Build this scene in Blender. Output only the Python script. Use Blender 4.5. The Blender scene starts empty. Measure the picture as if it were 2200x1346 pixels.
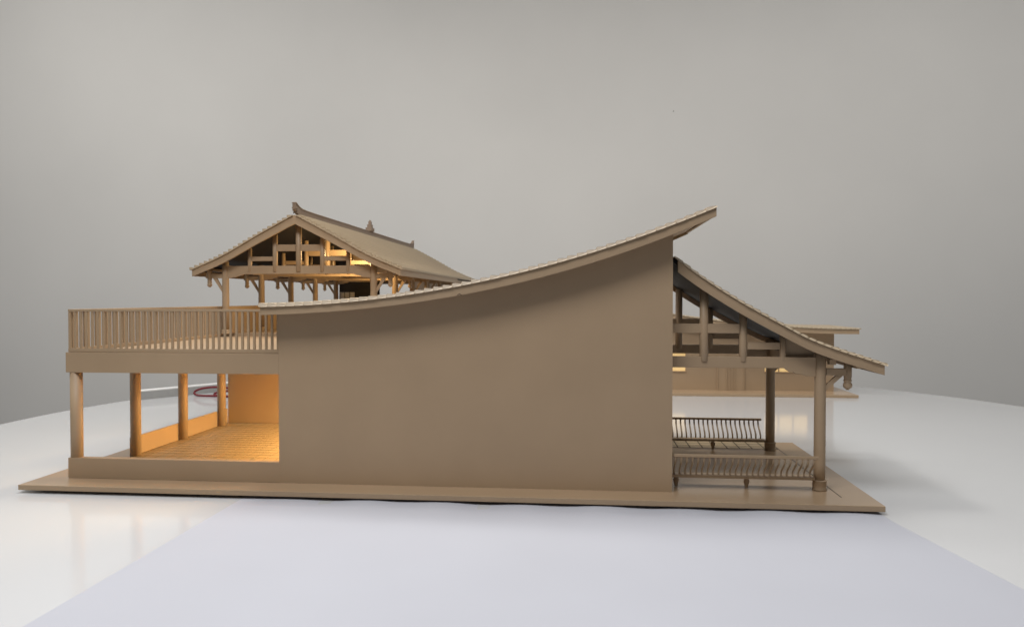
import bpy, math, random
from mathutils import Vector, Matrix
random.seed(7)
S = 0.001            # model millimetres -> metres
ZT = 19.0            # the table top lies 19 mm below the base plate's top (z = 0 in model millimetres)
scn = bpy.context.scene
col = scn.collection
def W(x, y, z): return (x * S, y * S, (z + ZT) * S)

# ------------------------------------------------------------------ camera
cd = bpy.data.cameras.new('camera'); cam = bpy.data.objects.new('camera', cd); col.objects.link(cam)
th, pt = 0.0943, 0.0191
fw = Vector((-math.sin(th) * math.cos(pt), math.cos(th) * math.cos(pt), -math.sin(pt)))
rt = Vector((math.cos(th), math.sin(th), 0)); up = rt.cross(fw)
m = Matrix.Identity(4)
for i in range(3): m[i][0], m[i][1], m[i][2] = rt[i], up[i], -fw[i]
m.translation = W(0, -1650, 419)
cam.matrix_world = m
cd.sensor_width = 36.0; cd.lens = 36.0 * 1613.3 / 2200.0
cd.clip_start = 0.05; cd.clip_end = 60
cd.dof.use_dof = True; cd.dof.focus_distance = 1.72; cd.dof.aperture_fstop = 8
scn.camera = cam

# ------------------------------------------------------------------ light
world = bpy.data.worlds.new('World'); scn.world = world; world.use_nodes = True
bg = world.node_tree.nodes['Background']
bg.inputs[0].default_value = (0.93, 0.96, 1.0, 1); bg.inputs[1].default_value = 0.12
def area(name, loc, size, power, color, target):
    ld = bpy.data.lights.new(name, 'AREA'); ld.shape = 'RECTANGLE'; ld.size, ld.size_y = size
    ld.energy = power; ld.color = color
    o = bpy.data.objects.new(name, ld); col.objects.link(o); o.location = W(*loc)
    o.rotation_euler = (Vector(W(*target)) - Vector(W(*loc))).to_track_quat('-Z', 'Y').to_euler()
    return o
area('overhead_panel_light', (-700, 250, 2350), (0.35, 0.35), 19, (1.0, 0.965, 0.91), (-690, 260, 0))
area('overhead_panel_light', (-600, -1250, 2600), (1.8, 0.9), 60, (0.98, 0.98, 1.0), (-590, -980, 0))
area('backdrop_fill_light', (-500, 850, 3000), (7.0, 0.5), 78, (1.0, 0.975, 0.94), (-500, 1650, 0))  # long fill added to brighten the backdrop wall evenly, not a known fixture
area('overhead_panel_light', (-3600, 900, 2900), (1.2, 1.2), 29, (1.0, 0.975, 0.94), (-3600, 2900, 900))  # left fill, added to lift the backdrop's dark corners
area('overhead_panel_light', (3000, 900, 2900), (1.2, 1.2), 18, (1.0, 0.975, 0.94), (3000, 2700, 800))  # right fill, likewise added only to even out the backdrop
scn.view_settings.view_transform = 'Standard'; scn.view_settings.look = 'None'
scn.view_settings.exposure = 0.0; scn.view_settings.gamma = 1.0

# ------------------------------------------------------------------ materials
def mat(name, color, rough=0.5, spec=0.5, var=0.06, nscale=30.0, bump=0.0, bscale=400.0, emit=None, estr=0.0, coat=0.0):
    ma = bpy.data.materials.new(name); ma.use_nodes = True
    nt = ma.node_tree; b = nt.nodes['Principled BSDF']
    b.inputs['Roughness'].default_value = rough
    b.inputs['Specular IOR Level'].default_value = spec
    b.inputs['Coat Weight'].default_value = coat
    tc = nt.nodes.new('ShaderNodeTexCoord')
    nz = nt.nodes.new('ShaderNodeTexNoise'); nz.inputs['Scale'].default_value = nscale; nz.inputs['Detail'].default_value = 6
    nt.links.new(tc.outputs['Object'], nz.inputs['Vector'])
    rp = nt.nodes.new('ShaderNodeValToRGB')
    rp.color_ramp.elements[0].position = 0.3; rp.color_ramp.elements[1].position = 0.7
    rp.color_ramp.elements[0].color = tuple(c * (1 - var) for c in color) + (1,)
    rp.color_ramp.elements[1].color = tuple(min(1, c * (1 + var)) for c in color) + (1,)
    nt.links.new(nz.outputs['Fac'], rp.inputs['Fac']); nt.links.new(rp.outputs['Color'], b.inputs['Base Color'])
    if bump:
        n2 = nt.nodes.new('ShaderNodeTexNoise'); n2.inputs['Scale'].default_value = bscale; n2.inputs['Detail'].default_value = 3
        nt.links.new(tc.outputs['Object'], n2.inputs['Vector'])
        bp = nt.nodes.new('ShaderNodeBump'); bp.inputs['Strength'].default_value = bump; bp.inputs['Distance'].default_value = 0.001
        nt.links.new(n2.outputs['Fac'], bp.inputs['Height']); nt.links.new(bp.outputs['Normal'], b.inputs['Normal'])
    if rough > 0.15:
        mr = nt.nodes.new('ShaderNodeMapRange'); mr.inputs['To Min'].default_value = rough * 0.88; mr.inputs['To Max'].default_value = min(1, rough * 1.15)
        nt.links.new(nz.outputs['Fac'], mr.inputs['Value']); nt.links.new(mr.outputs['Result'], b.inputs['Roughness'])
    if emit:
        b.inputs['Emission Color'].default_value = tuple(emit) + (1,); b.inputs['Emission Strength'].default_value = estr
    return ma
TAN = (0.398, 0.283, 0.175)
PAINT = mat('tan_painted_plastic', TAN, 0.46, 0.4, 0.04, 6.0, 0.05, 900)
SLAB = mat('tan_glossy_plate', TAN, 0.24, 0.5, 0.05, 5.0, 0.02, 300)
TILE = mat('tan_roof_tile', (0.46, 0.365, 0.245), 0.5, 0.4, 0.05, 12.0, 0.05, 900)
CREAM = mat('pale_roof_tile', (0.40, 0.32, 0.225), 0.5, 0.4, 0.06, 12.0, 0.05, 900)
FLOOR = mat('tan_floor_tile', (0.36, 0.27, 0.155), 0.45, 0.4, 0.05, 20.0, 0.03, 600)
GROUT = mat('floor_grout', (0.05, 0.034, 0.02), 0.7, 0.3, 0.1, 60)
DARK = mat('dark_slate_sheet', (0.008, 0.008, 0.0095), 0.55, 0.14, 0.2, 8.0, 0.05, 40)
BLACK = mat('dark_partition_board', (0.014, 0.011, 0.010), 0.6, 0.4, 0.2, 20.0)
RIDGE = mat('brown_ridge_cap', (0.23, 0.165, 0.115), 0.5, 0.4, 0.06, 20.0, 0.05, 900)
TABLE = mat('white_gloss_table', (0.59, 0.595, 0.60), 0.10, 0.5, 0.012, 1.5)
PAPER = mat('white_paper', (0.465, 0.473, 0.515), 0.75, 0.3, 0.02, 3.0, 0.06, 60)
WALLM = mat('grey_wall_paint', (0.69, 0.675, 0.645), 0.85, 0.2, 0.03, 1.1, 0.12, 120)
BOARD = mat('white_foam_board', (0.82, 0.82, 0.80), 0.6, 0.3, 0.02, 3.0)
RED = mat('dark_red_cable', (0.16, 0.004, 0.010), 0.35, 0.5, 0.05, 10.0)
LED = mat('warm_led', (0.9, 0.8, 0.5), 0.5, 0.5, 0.0, 10.0, emit=(1.0, 0.70, 0.28), estr=6.0)
PANE = mat('lit_window_pane', (0.8, 0.6, 0.3), 0.4, 0.5, 0.03, 8.0, emit=(1.0, 0.66, 0.26), estr=0.42)
FROST = mat('pale_window_pane', (0.42, 0.40, 0.39), 0.4, 0.5, 0.05, 20.0)
SPECK = mat('dark_mark', (0.10, 0.09, 0.08), 0.8, 0.2, 0.05)

# ------------------------------------------------------------------ mesh builder
class MB:
    def __init__(s): s.v, s.f, s.sm = [], [], []
    def add(s, vs, fs, smooth=False):
        n = len(s.v); s.v += [tuple(p) for p in vs]
        for f in fs: s.f.append(tuple(n + i for i in f)); s.sm.append(smooth)
        return s
    def box(s, x0, x1, y0, y1, z0, z1):
        vs = [(x, y, z) for z in (z0, z1) for y in (y0, y1) for x in (x0, x1)]
        return s.add(vs, [(0, 2, 3, 1), (4, 5, 7, 6), (0, 1, 5, 4), (2, 6, 7, 3), (0, 4, 6, 2), (1, 3, 7, 5)])
    def prism(s, poly, axis, a, b):
        # poly is in the two other axes; faces outward whichever way it is wound (normals fixed on build)
        n = len(poly)
        def P(p, t): return (t, p[0], p[1]) if axis == 0 else ((p[0], t, p[1]) if axis == 1 else (p[0], p[1], t))
        vs = [P(p, a) for p in poly] + [P(p, b) for p in poly]
        fs = [tuple(range(n)), tuple(range(2 * n - 1, n - 1, -1))] + [(i, n + i, n + (i + 1) % n, (i + 1) % n) for i in range(n)]
        return s.add(vs, fs)
    def chamfer(s, axis, t, zmid, d):
        # pull the upper edge of one end back so that the end slopes
        s.v = [tuple((c + d) if (i == axis and abs(v[axis] - t) < 1e-6 and v[2] > zmid(v)) else c for i, c in enumerate(v)) for v in s.v]
        return s
    def strip(s, lo, hi, axis, a, b):
        # slab between two matched profiles lo[i], hi[i]
        n = len(lo)
        def P(p, t): return (t, p[0], p[1]) if axis == 0 else (p[0], t, p[1])
        vs = [P(p, a) for p in lo] + [P(p, a) for p in hi] + [P(p, b) for p in lo] + [P(p, b) for p in hi]
        fs = []
        for i in range(n - 1):
            fs += [(i, i + 1, n + i + 1, n + i), (2*n + i, 3*n + i, 3*n + i + 1, 2*n + i + 1),
                   (i, 2*n + i, 2*n + i + 1, i + 1), (n + i, n + i + 1, 3*n + i + 1, 3*n + i)]
        fs += [(0, n, 3*n, 2*n), (n - 1, 3*n - 1, 4*n - 1, 2*n - 1)]
        return s.add(vs, fs)
    def lathe(s, cx, cy, prof, n=20, sx=1.0, sy=1.0):
        vs = []
        for r, z in prof:
            for k in range(n):
                a = 2 * math.pi * k / n; vs.append((cx + r * sx * math.cos(a), cy + r * sy * math.sin(a), z))
        m_ = len(prof)
        s.add(vs, [(i*n + k, i*n + (k+1) % n, (i+1)*n + (k+1) % n, (i+1)*n + k) for i in range(m_-1) for k in range(n)], True)
        b = len(s.v) - len(vs)
        s.f.append(tuple(b + k for k in range(n))[::-1]); s.sm.append(False)
        s.f.append(tuple(b + (m_-1)*n + k for k in range(n))); s.sm.append(False)
        return s
    def tube(s, pts, r, n=10, sy=1.0):
        vs = []; m_ = len(pts); P = [Vector(p) for p in pts]
        ref = Vector((0.123, 0.2, 1)).normalized()
        for i, p in enumerate(P):
            t = (P[min(i+1, m_-1)] - P[max(i-1, 0)]).normalized()
            u = t.cross(ref)
            if u.length < 1e-3: u = t.cross(Vector((1, 0, 0)))
            u.normalize(); w = t.cross(u)
            for k in range(n):
                a = 2 * math.pi * (k + 0.5) / n; vs.append(p + (u * math.cos(a) + w * math.sin(a) * sy) * r)
        b = len(s.v)
        s.add(vs, [(i*n + k, i*n + (k+1) % n, (i+1)*n + (k+1) % n, (i+1)*n + k) for i in range(m_-1) for k in range(n)], n > 5)
        s.f.append(tuple(b + k for k in range(n))[::-1]); s.sm.append(False)
        s.f.append(tuple(b + (m_-1)*n + k for k in range(n))); s.sm.append(False)
        return s
    def mesh(s, name, ma, off=(0, 0, 0)):
        import bmesh
        me = bpy.data.meshes.new(name)
        me.from_pydata([((x - off[0]) * S, (y - off[1]) * S, (z - off[2]) * S) for x, y, z in s.v], [], s.f)
        me.polygons.foreach_set('use_smooth', s.sm)
        bm = bmesh.new(); bm.from_mesh(me); bmesh.ops.recalc_face_normals(bm, faces=bm.faces); bm.to_mesh(me); bm.free()
        me.materials.append(ma); me.update()
        return me
def link(name, me, parent=None, loc=(0, 0, 0), bevel=0.0):
    o = bpy.data.objects.new(name, me); col.objects.link(o); o.parent = parent; o.location = loc
    if bevel:
        b = o.modifiers.new('bevel', 'BEVEL'); b.width = bevel * S; b.segments = 2; b.limit_method = 'ANGLE'; b.angle_limit = math.radians(40)
    return o
def build(mb, name, ma, parent=None, bevel=0.0): return link(name, mb.mesh(name, ma), parent, bevel=bevel)
def box(name, ma, parent, *a, bevel=0.8): return build(MB().box(*a), name, ma, parent, bevel)
def thing(name, label, cat, group=None):
    o = bpy.data.objects.new(name, None); col.objects.link(o); o.location = (0, 0, ZT * S); o.empty_display_size = 0.1
    o['label'] = label; o['category'] = cat
    if group: o['group'] = group
    return o
def tag(o, label, cat, group=None):
    o['label'] = label; o['category'] = cat
    if group: o['group'] = group
    return o
def top(mb, name, ma, bevel=0.0):
    return link(name, mb.mesh(name, ma), None, (0, 0, ZT * S), bevel)
def lerp(t, pts):
    for (a, b), (c, d) in zip(pts, pts[1:]):
        if t <= c: return b + (d - b) * (t - a) / (c - a)
    return pts[-1][1]
def smooth(t, pts):
    # Catmull-Rom through (x, z) points
    n = len(pts)
    for i in range(n - 1):
        if t <= pts[i+1][0] or i == n - 2:
            x1, p1 = pts[i]; x2, p2 = pts[i+1]
            m1 = (p2 - pts[i-1][1]) / (x2 - pts[i-1][0]) if i else (p2 - p1) / (x2 - x1)
            m2 = (pts[i+2][1] - p1) / (pts[i+2][0] - x1) if i < n - 2 else (p2 - p1) / (x2 - x1)
            h = x2 - x1; u = (t - x1) / h
            return (2*u**3 - 3*u**2 + 1)*p1 + (u**3 - 2*u**2 + u)*h*m1 + (-2*u**3 + 3*u**2)*p2 + (u**3 - u**2)*h*m2
def lin(a, b, n): return [a + (b - a) * i / (n - 1) for i in range(n)]

# ------------------------------------------------------------------ setting: wall and table
w = top(MB().box(-7500, 7500, 3400, 3500, -1300, 4200), 'wall', WALLM); w['kind'] = 'structure'
mb = MB(); n = 160; cx, cy, R = -61, 894, 1973
mb.lathe(cx, cy, [(R - 6, -49), (R, -45), (R, -22), (R - 1, -20), (R - 3, -19)], n)
tag(top(mb, 'table', TABLE), 'large round glossy white table top under the models', 'table')
mb = MB().lathe(0, 0, [(6, -2.5), (4, 0)], 10)
sp = link('wall_mark', mb.mesh('wall_mark', SPECK), None, W(591, 3400, 1655)); sp.rotation_euler = (math.pi / 2, 0, 0)
tag(sp, 'tiny dark speck on the bare grey wall', 'mark')

# ------------------------------------------------------------------ paper under the front of the model
nx, ny = 60, 40
vs, fs = [], []
for j in range(ny):
    y = 60 - 1160 * j / (ny - 1)
    for i in range(nx):
        u = i / (nx - 1)
        x = -746 + (1352 + 0.16 * max(0, -y - 100)) * u
        k = math.exp(-((y + 80) / 45.0) ** 2)
        z = -18.75 + k * (1.8 + 1.6 * math.sin(x * 0.037) + 0.9 * math.sin(x * 0.0153 + 1)) * min(1, u * 6) \
            + 1.2 * (0.5 + 0.5 * math.sin(x * 0.006 + y * 0.009)) * min(1, max(0, (-y - 60) / 300)) * min(1, u * 5, (1 - u) * 5)
        vs.append((x, y, z))
for j in range(ny - 1):
    for i in range(nx - 1):
        a = j * nx + i; fs.append((a, a + nx, a + nx + 1, a + 1))
pp = top(MB().add(vs, fs, True), 'paper_sheet', PAPER)
tag(pp, 'large white paper sheet lying under the front of the tan model', 'paper')

# ================================================================== main model
M = thing('building_model', 'large tan architectural model with swooping curved roof and railed terrace', 'model')
poly = [(-1271, -73), (611, -73), (611, 607), (206, 607), (206, 830), (-560, 830), (-560, 2520), (-1271, 2520)]
plate = build(MB().prism(poly, 2, -12, 0), 'base_plate', SLAB, M, 1.2)
for (x, y) in ((-1200, 20), (540, 20), (540, 540), (-1200, 800), (-600, 2400), (-1200, 2400), (-350, 20)):
    build(MB().lathe(x, y, [(18, -18.9), (18, -12)], 20), 'foot', DARK, plate)
box('engraved_line', GROUT, plate, 544, 546, -10, 600, -0.6, 0.25, bevel=0)

# --- main roof curves (x in mm -> z)
OV = 0.9938
def zb(x): t = x / OV / 1000; return 419 + OV * (((44.447 * t + 237.59) * t + 297.145) * t + 71.56)
def ztile(x): t = x / OV / 1000; return 419 + OV * (((11.286 * t + 206.516) * t + 296.926) * t + 101.67)
def zt(x):
    return ztile(x) - 8.5
XL, XR = -715.5, 278.3
# --- front wall: polygon under the roof
xs = lin(-690, 193.4, 40)
wall = build(MB().strip([(x, 0.0) for x in xs], [(x, zb(x) + 10) for x in xs], 1, 0, 18), 'front_wall', PAINT, M)
build(MB().box(175, 193, 18, 388, 0, 560), 'side_wall', PAINT, M)
build(MB().box(175, 193, 388, 785, 0, 247), 'side_wall', PAINT, M)
build(MB().strip([(x, 295.0) for x in xs[1:-1]], [(x, zb(x) + 10) for x in xs[1:-1]], 1, 366, 384), 'rear_wall', PAINT, M)
build(MB().box(-690, -674, 18, 366, 295, 392), 'side_wall', PAINT, M)
build(MB().box(-1196, 175, 785, 803, 0, 247), 'back_wall', PAINT, M)
build(MB().box(-1196, -1180, 803, 2440, 0, 247), 'side_wall', PAINT, M)
build(MB().box(-672, -656, 803, 2440, 0, 247), 'side_wall', PAINT, M)
build(MB().box(-1196, -656, 2440, 2456, 0, 247), 'back_wall', PAINT, M)
box('front_sill', PAINT, M, -1203, -690, 0.2, 18, 0, 47.2)
# beam and terrace slab
box('front_beam', PAINT, M, -1206.5, -690.1, 0.1, 16, 247.6, 294.6)
build(MB().box(-1206, 175, 16, 785, 247.4, 294.4), 'terrace_slab', PAINT, M)
build(MB().box(-1206, -640, 785.2, 2470, 247.2, 304), 'pavilion_slab', PAINT, M, 0.8)
# columns of the lower room
for i, y in enumerate((14, 248, 487, 727)):
    build(MB().lathe(-1190, y, [(13.5, 0), (13.5, 248)], 28), 'column', PAINT, M)
for a, b in ((28, 240), (264, 474), (500, 713)):
    if a > 100: box('low_panel', PAINT, M, -1204, -1197.5, a - 22, b, 0, 50)
box('low_panel', PAINT, M, -1204, -1197.5, 741, 785, 0, 50)
# --- lower room floor: raised tiles over a dark grout bed
bed = build(MB().box(-1194, 174, 19, 784, 0.05, 0.9), 'room_floor', GROUT, M)
p = 33.0
tm = MB().box(-15.3, 15.3, -15.3, 15.3, 0, 0.5).mesh('tile', FLOOR)
rest = MB()
for j in range(23):
    y = 36 + p * j
    for i in range(41):
        x = -1176 + p * i
        if x < -690 * (1650 + y) / 1650 + 35:
            link('tile', tm, bed, (x * S, y * S, 0.9 * S))
        elif x < 150:
            rest.box(x - 15.9, x + 15.9, y - 15.9, y + 15.9, 0.9, 1.4)
rs = build(rest, 'hidden_floor_tiles', FLOOR, bed); rs['kind'] = 'stuff'

# --- terrace railing
def railing(horizontal, a, b, c, name):
    # runs along x (horizontal) or y at fixed c
    def bx(u0, u1, v0, v1, z0, z1): return (u0, u1, v0, v1, z0, z1) if horizontal else (v0, v1, u0, u1, z0, z1)
    r = box(name, PAINT, M, *bx(a, b, c - 3, c + 3, 390, 395.5), bevel=0.6)
    box('bottom_rail', PAINT, r, *bx(a, b, c - 3.4, c + 3.4, 295.2, 304), bevel=0.6)
    n = int(round((b - a) / 14.2)); st = (b - a - 5) / n
    me = MB().box(*bx(-2.6, 2.6, -2.4, 2.4, 304.1, 389.9)).mesh('baluster', PAINT)
    for k in range(n + 1):
        u = a + 2.6 + st * k
        link('baluster', me, r, (u * S, c * S, 0) if horizontal else (c * S, u * S, 0), 0.5)
railing(True, -1201.5, -691, 6, 'terrace_railing')
railing(False, 12, 766, -1198, 'terrace_railing')

# --- main roof
xs = lin(XL, XR, 60)
roof = build(MB().strip([(x, zb(x) + 8) for x in xs], [(x, zt(x)) for x in xs], 1, -32, 392), 'main_roof', PAINT, M)
build(MB().strip([(x, zb(x)) for x in xs], [(x, zt(x) + 0.6) for x in xs], 1, -40, -32.05), 'bargeboard', PAINT, roof, 0.7)
build(MB().strip([(x, zb(x)) for x in xs], [(x, zt(x) + 0.6) for x in xs], 1, 392.05, 400), 'bargeboard', PAINT, roof, 0.7)
def courses(curve, x0, x1, n, y0, y1, parent, rise_right, hi=8.6, lo=4.2, ma=TILE):
    """overlapping tile courses on a slope; each course's lower end rides on the one below it"""
    for k in range(n):
        a = x0 + (x1 - x0) * k / n; b = x0 + (x1 - x0) * (k + 1) / n
        j = random.uniform(-0.35, 0.35); jy = random.uniform(-0.7, 0.7)
        if rise_right: lo_x, hi_x, d = a, b, 1
        else: lo_x, hi_x, d = b, a, -1
        zl, zh = curve(lo_x), curve(hi_x)
        sl = (zh - zl) / abs(b - a)
        e = 2.2; L = lo_x - d * e
        pts = [(L, zl - sl*e + 3.1), (L - d*0.2, zl - sl*e + hi - 2.0 + j), (L + d*1.4, zl - sl*e*0.5 + hi + j),
               (lo_x + (hi_x - lo_x)*0.5, (zl + zh)/2 + (hi + lo)/2 + 0.5 + j), (hi_x, zh + lo), (hi_x, zh + 0.3), (lo_x, zl + 0.3)]
        build(MB().prism(pts, 1, y0 + jy, y1).chamfer(1, y0 + jy, lambda v: curve(min(max(v[0], x0), x1)) + 3.3, 4.5), 'tile_course', ma, parent)
courses(zt, XL - 1, XR + 1, 48, -44, 405, roof, True, 9.4, 4.0, CREAM)
# end board of the high eave
build(MB().box(XR - 6, XR, -31.9, 391.9, zb(XR) + 2, zb(XR) + 8), 'eave_strip', PAINT, roof)
# small chip on the bargeboard
build(MB().tube([(-271 + 1.5*i, -40.2, zb(-271) + 1.2 + 2.6*math.sin(i*0.55)) for i in range(7)], 0.6, 6), 'paint_chip', GROUT, roof)

# ================================================================== gallery on the right
GB = [(150, 522), (205.9, 478.1), (255.3, 441.5), (335.3, 390.5), (419.8, 343.5), (498.7, 303.5), (640.5, 256.7)]
def gb(x): return smooth(x, GB)
def gt(x): return gb(x) + lerp(x, [(150, 27), (206, 25.5), (335, 24), (500, 22.5), (641, 20.5)])
xs = lin(195, 640.5, 40)
groof = build(MB().strip([(x, gb(x) + 15) for x in xs], [(x, gt(x) - 3) for x in xs], 1, 22, 516), 'gallery_roof', DARK, M)
xb = [206] + xs[2:]
build(MB().strip([(x, gb(x)) for x in xb], [(x, gt(x)) for x in xb], 1, 15, 22), 'bargeboard', PAINT, groof, 0.7)
build(MB().strip([(x, gb(x)) for x in xb], [(x, gt(x)) for x in xb], 1, 516, 523), 'bargeboard', PAINT, groof, 0.7)
build(MB().box(633, 640, 22.1, 515.9, gb(640) + 2, gt(640) - 4), 'eave_board', PAINT, groof)
courses(gt, 199, 644, 27, 11, 527, groof, False, 7.4, 3.2)
# trusses: tie beam (with carved corbel) > struts, cross beams, bracket arm, drop, brace
tie = MB().prism([(194, 267.5), (441, 267.5), (446, 263), (452, 259), (459, 259.5), (464, 256), (480, 254), (486, 250.5), (507, 249.5), (507, 292), (194, 292)], 1, -6, 6)
tie_me = tie.mesh('truss_beam', PAINT)
strut_specs = [(267.5, 9.6), (352.4, 8.6), (437.6, 6.6)]
st_me = [MB().lathe(x, 0, [(r - 0.8, 281), (r, 282), (r, gb(x) + 13)], 20).mesh('strut', PAINT) for x, r in strut_specs]
bm1 = MB().box(194, 344, -6, 6, 344, 364.5).mesh('cross_beam', PAINT)
bm2 = MB().box(361, 431, -5, 5, 308.4, 323.8).mesh('cross_beam', PAINT)
arm_me = MB().box(529.5, 583, -6, 6, 252.3, 267.6).mesh('bracket_arm', PAINT)
brace_me = MB().prism([(529, 219), (529, 231), (551, 252.1), (565, 252.1)], 1, -4.5, 4.5).mesh('brace', PAINT)
drop_prof = [(3.0, 221), (5, 223.5), (8.6, 226), (9.6, 230), (9.4, 234), (7.6, 236.5), (7.2, 238.5), (8.6, 240), (8.6, 242.5), (7.4, 243.5), (7.8, 246), (8.4, 252), (8.4, 287)]
drop_me = MB().lathe(576, 0, drop_prof, 18).mesh('hanging_drop', PAINT)
purl_me = MB().box(535, 549, -9, 9, 276, 288).mesh('bracket_block', PAINT)
for y in (50, 488):
    t = link('truss_beam', tie_me, M, (0, y * S, 0), 0.8)
    for me in st_me: link('strut', me, t)
    link('cross_beam', bm1, t, bevel=0.6); link('cross_beam', bm2, t, bevel=0.6)
    link('bracket_arm', arm_me, t, bevel=0.6); link('brace', brace_me, t, bevel=0.5); link('hanging_drop', drop_me, t)
    link('bracket_block', purl_me, t, bevel=0.6)
    po = build(MB().lathe(518, y, [(12.0, 12), (12.4, 60), (12.2, 150), (11.8, 262), (11.8, gb(518) + 12)], 28), 'gallery_post', PAINT, M)
    build(MB().lathe(518, y, [(15, 0), (15.2, 3), (13.8, 5), (14.6, 10), (14.6, 19), (15.4, 20.5), (15.4, 22.5), (12.2, 23.5)], 28), 'post_base', PAINT, po)
# longitudinal members between the trusses
box('eave_beam', PAINT, M, 511, 525, 62, 476, 262, 284)
box('eave_purlin', PAINT, M, 536, 550, 24, 514, 288.2, 299)
box('outer_purlin', PAINT, M, 585, 597, 24, 514, 269.5, 282)
build(MB().strip([(x, 292 + 0.0*x) for x in lin(447, 506, 8)], [(x, gb(x) + 13) for x in lin(447, 506, 8)], 1, 58, 62), 'gable_panel', PAINT, M)
# gallery floor: three rows of raised tiles beyond the far posts
fb = build(MB().box(230, 543, 500, 605, 0.05, 0.4), 'gallery_floor', GROUT, M)
for i in range(9):
    for j in range(3):
        link('tile', tm, fb, ((251 + 34.2 * i) * S, (518 + 34.2 * j) * S, 0.1 * S))
# benches with leaning curved slats
def bench(y, d, x0, x1, xt0, xt1, n):
    """seat board along x at y; slats lean towards -d*y"""
    b = box('bench_seat', PAINT, M, x0, x1, y - 12, y + 12, 23.5, 29.8, bevel=0.7)
    yt = y + d * 40
    box('top_rail', PAINT, b, xt0, xt1, yt - 3.5, yt + 3.5, 75.5, 81.5, bevel=0.7)
    prof = []
    for i in range(9):
        u = i / 8; prof.append((0, d * (8 + 32 * u - 6 * math.sin(u * math.pi * 2)), 29.9 + 45.8 * u))
    me = MB().tube(prof, 2.3, 4, 1.0).mesh('slat', PAINT)
    for k in range(n):
        x = xt0 + 5 + (xt1 - xt0 - 14) * k / (n - 1)
        link('slat', me, b, (x * S, y * S, 0))
    lp = [(3.2, 1), (4.2, 2), (3.4, 5), (5.2, 10), (6.6, 14), (5.8, 18), (3.8, 21), (4.4, 23.3)]
    for x in (x0 + 12, 362): build(MB().lathe(x, y - d * 2, lp, 16, 1.0, 0.7), 'leg', PAINT, b)
bench(50, -1, 196, 505, 197, 504, 25)
bench(488, 1, 196, 505, 197, 503, 24)

# ================================================================== pavilion on the terrace
PX = -925.0
PY = [731 + 278 * k for k in range(7)]
RK = [(0, 690), (130, 621), (240, 560), (347, 514)]          # distance from ridge -> top of rake board
def rk(d): return smooth(abs(d), RK)
def rkb(d): return rk(d) - lerp(abs(d), [(0, 29), (170, 25), (347, 21)])
Y0, Y1 = 695, 2400
xs = lin(-347, 347, 57); xi = lin(-339.5, 339.5, 57)
prf = MB().strip([(PX + x, rkb(x) + 13) for x in xi], [(PX + x, rk(x) - 3) for x in xi], 1, Y0 + 7, Y1 - 7)
proof = build(prf, 'pavilion_roof', DARK, M)
for a, b in ((Y0, Y0 + 7), (Y1 - 7, Y1)):
    build(MB().strip([(PX + x, rkb(x)) for x in xs], [(PX + x, rk(x)) for x in xs], 1, a, b), 'bargeboard', PAINT, proof, 0.7)
for sgn in (-1, 1):
    x1 = PX + sgn * 347; x0 = x1 - sgn * 7
    if sgn > 0: build(MB().box(PX + 328, PX + 335, 1786, Y1 - 7.1, rkb(335) - 6, rk(335) - 3.5), 'eave_board', PAINT, proof, 0.6)
    build(MB().box(min(x0, x1), max(x0, x1), Y0 + 7.1, (1785 if sgn > 0 else Y1 - 7.1), rkb(347) + 0.5, rk(347) + 1.5), 'eave_board', PAINT, proof, 0.6)
    for k in range(21):
        a = 5 + (351 - 5) * k / 21; b = 5 + (351 - 5) * (k + 1) / 21
        za, zc = rk(min(a, 347)), rk(min(b, 347)) - (max(0, b - 347) * 0.4)
        j = random.uniform(-0.3, 0.3)
        pts = [(PX + sgn * a, za + 0.2), (PX + sgn * a, za + 1.6), (PX + sgn * (b + 1.2), zc + 10.6 + j), (PX + sgn * (b + 2.6), zc + 9.2 + j), (PX + sgn * (b + 2.2), zc + 2.6), (PX + sgn * b, zc + 0.2)]
        build(MB().prism(pts, 1, Y0 - 4 + random.uniform(-0.6, 0.6), Y1 + 4), 'tile_course', TILE, proof)
# ridge with upturned ends
rid = [(690, 707, 730), (697, 702, 731), (705, 698, 728.5), (716, 694, 723.5), (730, 692, 719.5), (752, 690.8, 716), (790, 690, 714), (860, 690, 713.5), (1000, 690, 713.5),
       (2230, 690, 713.5), (2300, 690, 715), (2340, 690.5, 718), (2370, 692, 726), (2387, 694, 738), (2393, 700, 738)]
rb = build(MB().strip([(y, a) for y, a, b in rid], [(y, b - 4) for y, a, b in rid], 0, PX - 5, PX + 5), 'ridge', RIDGE, proof, 0.8)
build(MB().strip([(y, b - 3.9) for y, a, b in rid], [(y, b) for y, a, b in rid], 0, PX - 6.5, PX + 6.5), 'ridge_cap', RIDGE, rb, 0.8)
for i in range(3):
    box('ridge_end_tier', RIDGE, rb, PX - 6.5 - 0.6*i, PX + 6.5 + 0.6*i, 700 - 4*i, 708, 696 + 7*i, 700.5 + 7*i, bevel=0.6)
for i, (hx, hy, za, zc) in enumerate(((13, 24, 713.6, 729), (9, 15, 729.1, 743), (6, 8, 743.1, 756), (3.5, 4, 756.1, 762))):
    box('ridge_finial', RIDGE, rb, PX - hx, PX + hx, 1557 - hy, 1557 + hy, za, zc, bevel=0.7)
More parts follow.
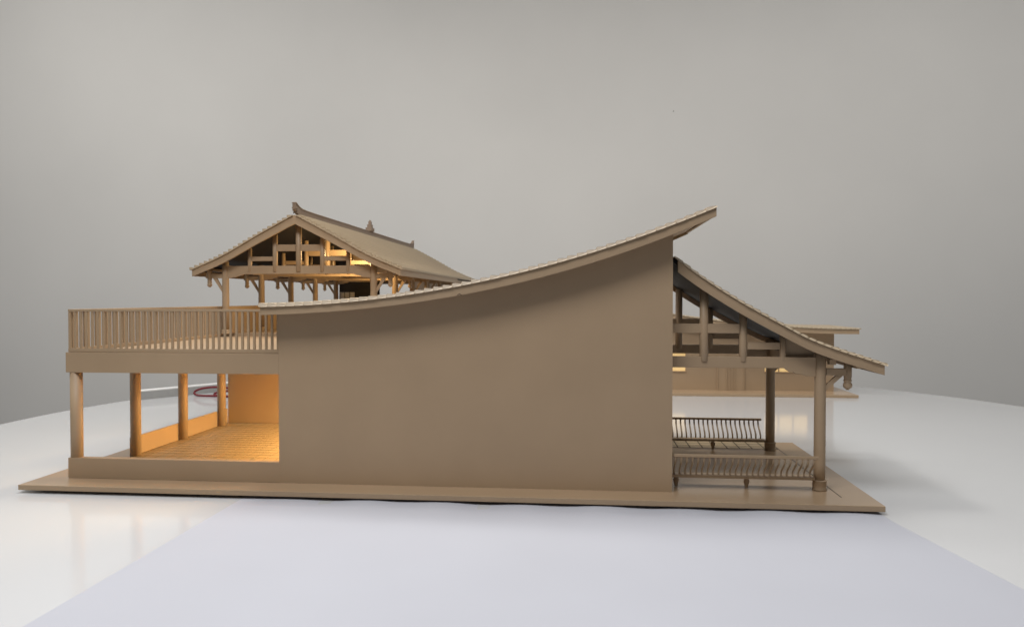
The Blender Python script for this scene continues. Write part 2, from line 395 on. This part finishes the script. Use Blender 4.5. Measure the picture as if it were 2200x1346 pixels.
# trusses
def half(sgn, pts): return [(PX + sgn * x, z) for x, z in pts]
hp = [(0, 501), (186, 501), (191, 497), (206, 495), (213, 491), (228, 490), (234, 488), (242, 487.5)]
pts = [(PX - x, z) for x, z in reversed(hp)] + [(PX + x, z) for x, z in hp[1:]] + [(PX + 242, 528), (PX - 242, 528)]
ptie = MB().prism(pts, 1, -5, 5).mesh('pavilion_truss', PAINT)
pst = [MB().lathe(PX + x, 0, [(r - 1, 509), (r, 510), (r, rkb(x) + 11)], 18).mesh('strut', PAINT) for x, r in ((0, 9.5), (-80, 8.2), (80, 8.2), (-166, 6.8), (166, 6.8))]
pb = [MB().box(PX - 73, PX - 9, -5, 5, 575.5, 597), MB().box(PX + 9, PX + 73, -5, 5, 575.5, 597),
      MB().box(PX - 160, PX - 87, -4.5, 4.5, 544, 558), MB().box(PX + 87, PX + 160, -4.5, 4.5, 544, 558)]
pb = [q.mesh('cross_beam', PAINT) for q in pb]
arms, braces, drops, pposts = [], [], [], []
for sg in (-1, 1):
    a, b = sorted((PX + sg * 259, PX + sg * 316))
    arms.append(MB().box(a, b, -5, 5, 487.5, 502).mesh('bracket_arm', PAINT))
    braces.append(MB().prism(half(sg, [(258, 438), (258, 451), (279, 487.4), (291, 487.4)]), 1, -4, 4).mesh('brace', PAINT))
    dp = [(2.6, 458), (4.4, 460), (7.6, 463), (8.2, 467), (6.4, 470.5), (6.2, 472), (7.4, 474), (7.2, 476), (6.4, 477.5), (7.2, 489), (8.8, 500), (8.8, rkb(305) + 10)]
    drops.append(MB().lathe(PX + sg * 305, 0, dp, 16).mesh('hanging_drop', PAINT))
    pposts.append((MB().lathe(PX + sg * 250, 0, [(11, 318), (11.2, 400), (10.8, 500), (10.8, rkb(250) + 10)], 24).mesh('pavilion_post', PAINT),
                   MB().lathe(PX + sg * 250, 0, [(15, 304), (15, 308), (13, 309.5), (14, 313), (14, 316), (11.2, 318.4)], 24).mesh('post_base', PAINT)))
for y in PY:
    t = link('pavilion_truss', ptie, M, (0, y * S, 0), 0.7)
    for me in pst: link('strut', me, t)
    for me in pb: link('cross_beam', me, t, bevel=0.5)
    for me in arms: link('bracket_arm', me, t, bevel=0.5)
    for me in braces: link('brace', me, t, bevel=0.4)
    for me in drops: link('hanging_drop', me, t)
    for me, bme in pposts:
        o = link('pavilion_post', me, M, (0, y * S, 0)); link('post_base', bme, o)
for sg in (-1, 1):
    for k in range(6):
        a, b = PY[k] + 12, PY[k + 1] - 12
        x = PX + sg * 250
        box('side_beam', PAINT, M, x - 6, x + 6, a, b, 506, 530)
        if sg < 0: box('parapet_panel', PAINT, M, x - 3, x + 3, a, b, 304.2, 396)
        elif k >= 2: box('side_panel', PAINT, M, x - 3, x + 3, a, b, 304.2, 505.8)
    for d in (305,):
        z = rkb(d) + 12 - (d == 305) * 1
        build(MB().box(PX + sg*d - 5, PX + sg*d + 5, Y0 + 8, Y1 - 8, z - 9, z - 1), 'purlin', PAINT, M)
# dark partition with a pale window inside the far end
part = box('partition', BLACK, M, PX - 236, PX - 40, 1850, 1858, 304.2, 500)
for i in range(3): box('window_pane', FROST, part, PX - 232 + 25 * i, PX - 211 + 25 * i, 1847, 1849.6, 395, 452, bevel=0.5)

# warm LED strips, one in the lower room and two under the pavilion roof
def led(x, y, z, length, watt, half=4, axis=1):
    if axis: o = box('led_panel', LED, M, x - half, x + half, y - length / 2, y + length / 2, z, z + 3, bevel=0)
    else: o = box('led_strip', LED, M, x - length / 2, x + length / 2, y - 4, y + 4, z, z + 3, bevel=0)
    ld = bpy.data.lights.new('led_light', 'AREA'); ld.shape = 'RECTANGLE'
    ld.size, ld.size_y = (half * 2 * S, length * S) if axis else (length * S, 0.012)
    ld.energy = watt; ld.color = (1.0, 0.69, 0.32)
    l = bpy.data.objects.new('led_light', ld); col.objects.link(l); l.parent = M; l.location = (x * S, y * S, (z - 1) * S)
    return l
led(-440, 520, 243, 460, 26, 90)
def bulb(x, y, z, watt):
    build(MB().lathe(x, y, [(1, z - 6), (5, z - 4), (6, z), (5, z + 4), (1, z + 6)], 12), 'led_bulb', LED, M)
    ld = bpy.data.lights.new('led_light', 'POINT'); ld.shadow_soft_size = 0.008; ld.energy = watt; ld.color = (1.0, 0.69, 0.32)
    l = bpy.data.objects.new('led_light', ld); col.objects.link(l); l.parent = M; l.location = (x * S, y * S, (z - 14) * S)
bulb(-800, 880, 596, 2.7)
bulb(-800, 1430, 596, 2.7)

# ================================================================== far model behind the gallery
B = thing('small_building_model', 'small tan model with lit windows behind the gallery on the right', 'model')
ZB = -6
bp = build(MB().box(150, 1216, 1797, 2330, -18.9, ZB), 'base_plate', SLAB, B, 1.0)
def fz(x): return 285 + 9.6e-5 * (1231 - x) ** 2
xs = lin(180, 1231, 40)
xw = [x for x in lin(230, 1150, 30)]
# wall with window openings left between piers and bands
def zwall(x): return fz(x) - 12
openings = [(290, 479, 82, 169), (840, 1037, 82, 169)]
piers = [(230, 290), (479, 840), (1037, 1150)]
for a, b in piers:
    q = lin(a, b, 12); build(MB().strip([(x, ZB) for x in q], [(x, zwall(x)) for x in q], 1, 1925, 1941), 'wall', PAINT, B)
for a, b, c, d in openings:
    q = lin(a, b, 8); build(MB().strip([(x, d) for x in q], [(x, zwall(x)) for x in q], 1, 1925, 1941), 'wall', PAINT, B)
    build(MB().box(a, b, 1925, 1941, ZB, c), 'wall', PAINT, B)
    wn = build(MB().box(a, b, 1938, 1940, c, d), 'window', PANE, B)
    nn = 3
    for i in range(1, nn):
        x = a + (b - a) * i / nn; box('mullion', PAINT, wn, x - 2, x + 2, 1932, 1937.9, c, d, bevel=0)
    box('sill', PAINT, wn, a - 4, b + 4, 1921, 1924.9, c - 4, c, bevel=0.5)
build(MB().box(1134, 1150, 1941, 2240, ZB, 275), 'wall', PAINT, B)
build(MB().box(230, 246, 1941, 2240, ZB, 330), 'wall', PAINT, B)
build(MB().box(246, 1134, 2224, 2240, ZB, 280), 'wall', PAINT, B)
dr = box('door', PAINT, B, 622, 750, 1921, 1924.8, ZB, 168, bevel=0.6)
for x in (624, 664, 677, 690, 703, 744): box('door_stile', PAINT, dr, x, x + 4, 1917.5, 1920.9, ZB, 168, bevel=0.5)
br = build(MB().strip([(x, fz(x) - 14) for x in xs], [(x, fz(x) - 3) for x in xs], 1, 1846, 2290), 'roof', TILE, B)
build(MB().strip([(x, fz(x) - 23) for x in xs], [(x, fz(x) - 2.5) for x in xs], 1, 1838, 1845.9), 'bargeboard', PAINT, br, 0.7)
for k in range(50):
    b_ = 1236 - 21 * k; a_ = b_ - 21
    build(MB().prism([(b_ + 2, fz(b_) - 1), (b_ + 2, fz(b_) + 2.5), (b_, fz(b_) + 4), (a_, fz(a_)), (a_, fz(a_) - 2.4)], 1, 1834, 2294), 'tile_course', TILE, br)

# ------------------------------------------------------------------ white board and red cable on the far left of the table
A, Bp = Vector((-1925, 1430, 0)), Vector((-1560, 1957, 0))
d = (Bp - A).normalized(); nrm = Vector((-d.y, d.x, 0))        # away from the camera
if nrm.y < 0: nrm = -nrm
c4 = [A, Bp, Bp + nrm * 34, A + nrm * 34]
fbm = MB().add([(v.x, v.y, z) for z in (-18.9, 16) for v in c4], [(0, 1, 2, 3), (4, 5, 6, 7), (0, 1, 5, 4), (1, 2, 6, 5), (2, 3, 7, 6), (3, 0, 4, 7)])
fo = thing('white_block', '', 'block')
build(fbm, 'body', mat('shaded_block_side', (0.33, 0.33, 0.32), 0.6), fo)  # white block's shaded front put into the colour as grey
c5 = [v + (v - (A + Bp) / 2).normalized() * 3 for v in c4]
build(MB().add([(v.x, v.y, z) for z in (16.05, 22) for v in c5], [(0, 1, 2, 3), (4, 5, 6, 7), (0, 1, 5, 4), (1, 2, 6, 5), (2, 3, 7, 6), (3, 0, 4, 7)]), 'lit_top', BOARD, fo, 0.8)  # lit top of the same block, split off to stay white
tag(fo, 'long low white block, sides painted grey as shade, on the table behind the lower columns', 'block')
ctl = [(-1440, 1640, -14), (-1540, 1612, 8), (-1640, 1600, 21), (-1710, 1592, 16), (-1748, 1588, 0), (-1728, 1580, -14), (-1640, 1570, -14.5),
       (-1520, 1566, -14.5), (-1450, 1575, -12), (-1430, 1590, -2), (-1500, 1590, 10), (-1590, 1586, 6), (-1648, 1582, -4), (-1640, 1577, -13), (-1580, 1560, -14.5), (-1430, 1550, -14.5)]
C_ = [Vector(p) for p in ctl]; pts = []
for i in range(len(C_) - 1):
    p0, p1, p2, p3 = C_[max(i-1, 0)], C_[i], C_[i+1], C_[min(i+2, len(C_)-1)]
    for k in range(6):
        u = k / 6
        pts.append(0.5 * (2*p1 + (p2 - p0)*u + (2*p0 - 5*p1 + 4*p2 - p3)*u*u + (3*p1 - p0 - 3*p2 + p3)*u**3))
ca = top(MB().tube(pts, 4.8, 10), 'cable', RED)
tag(ca, 'dark red cable looped on the table behind the lower columns', 'cable')
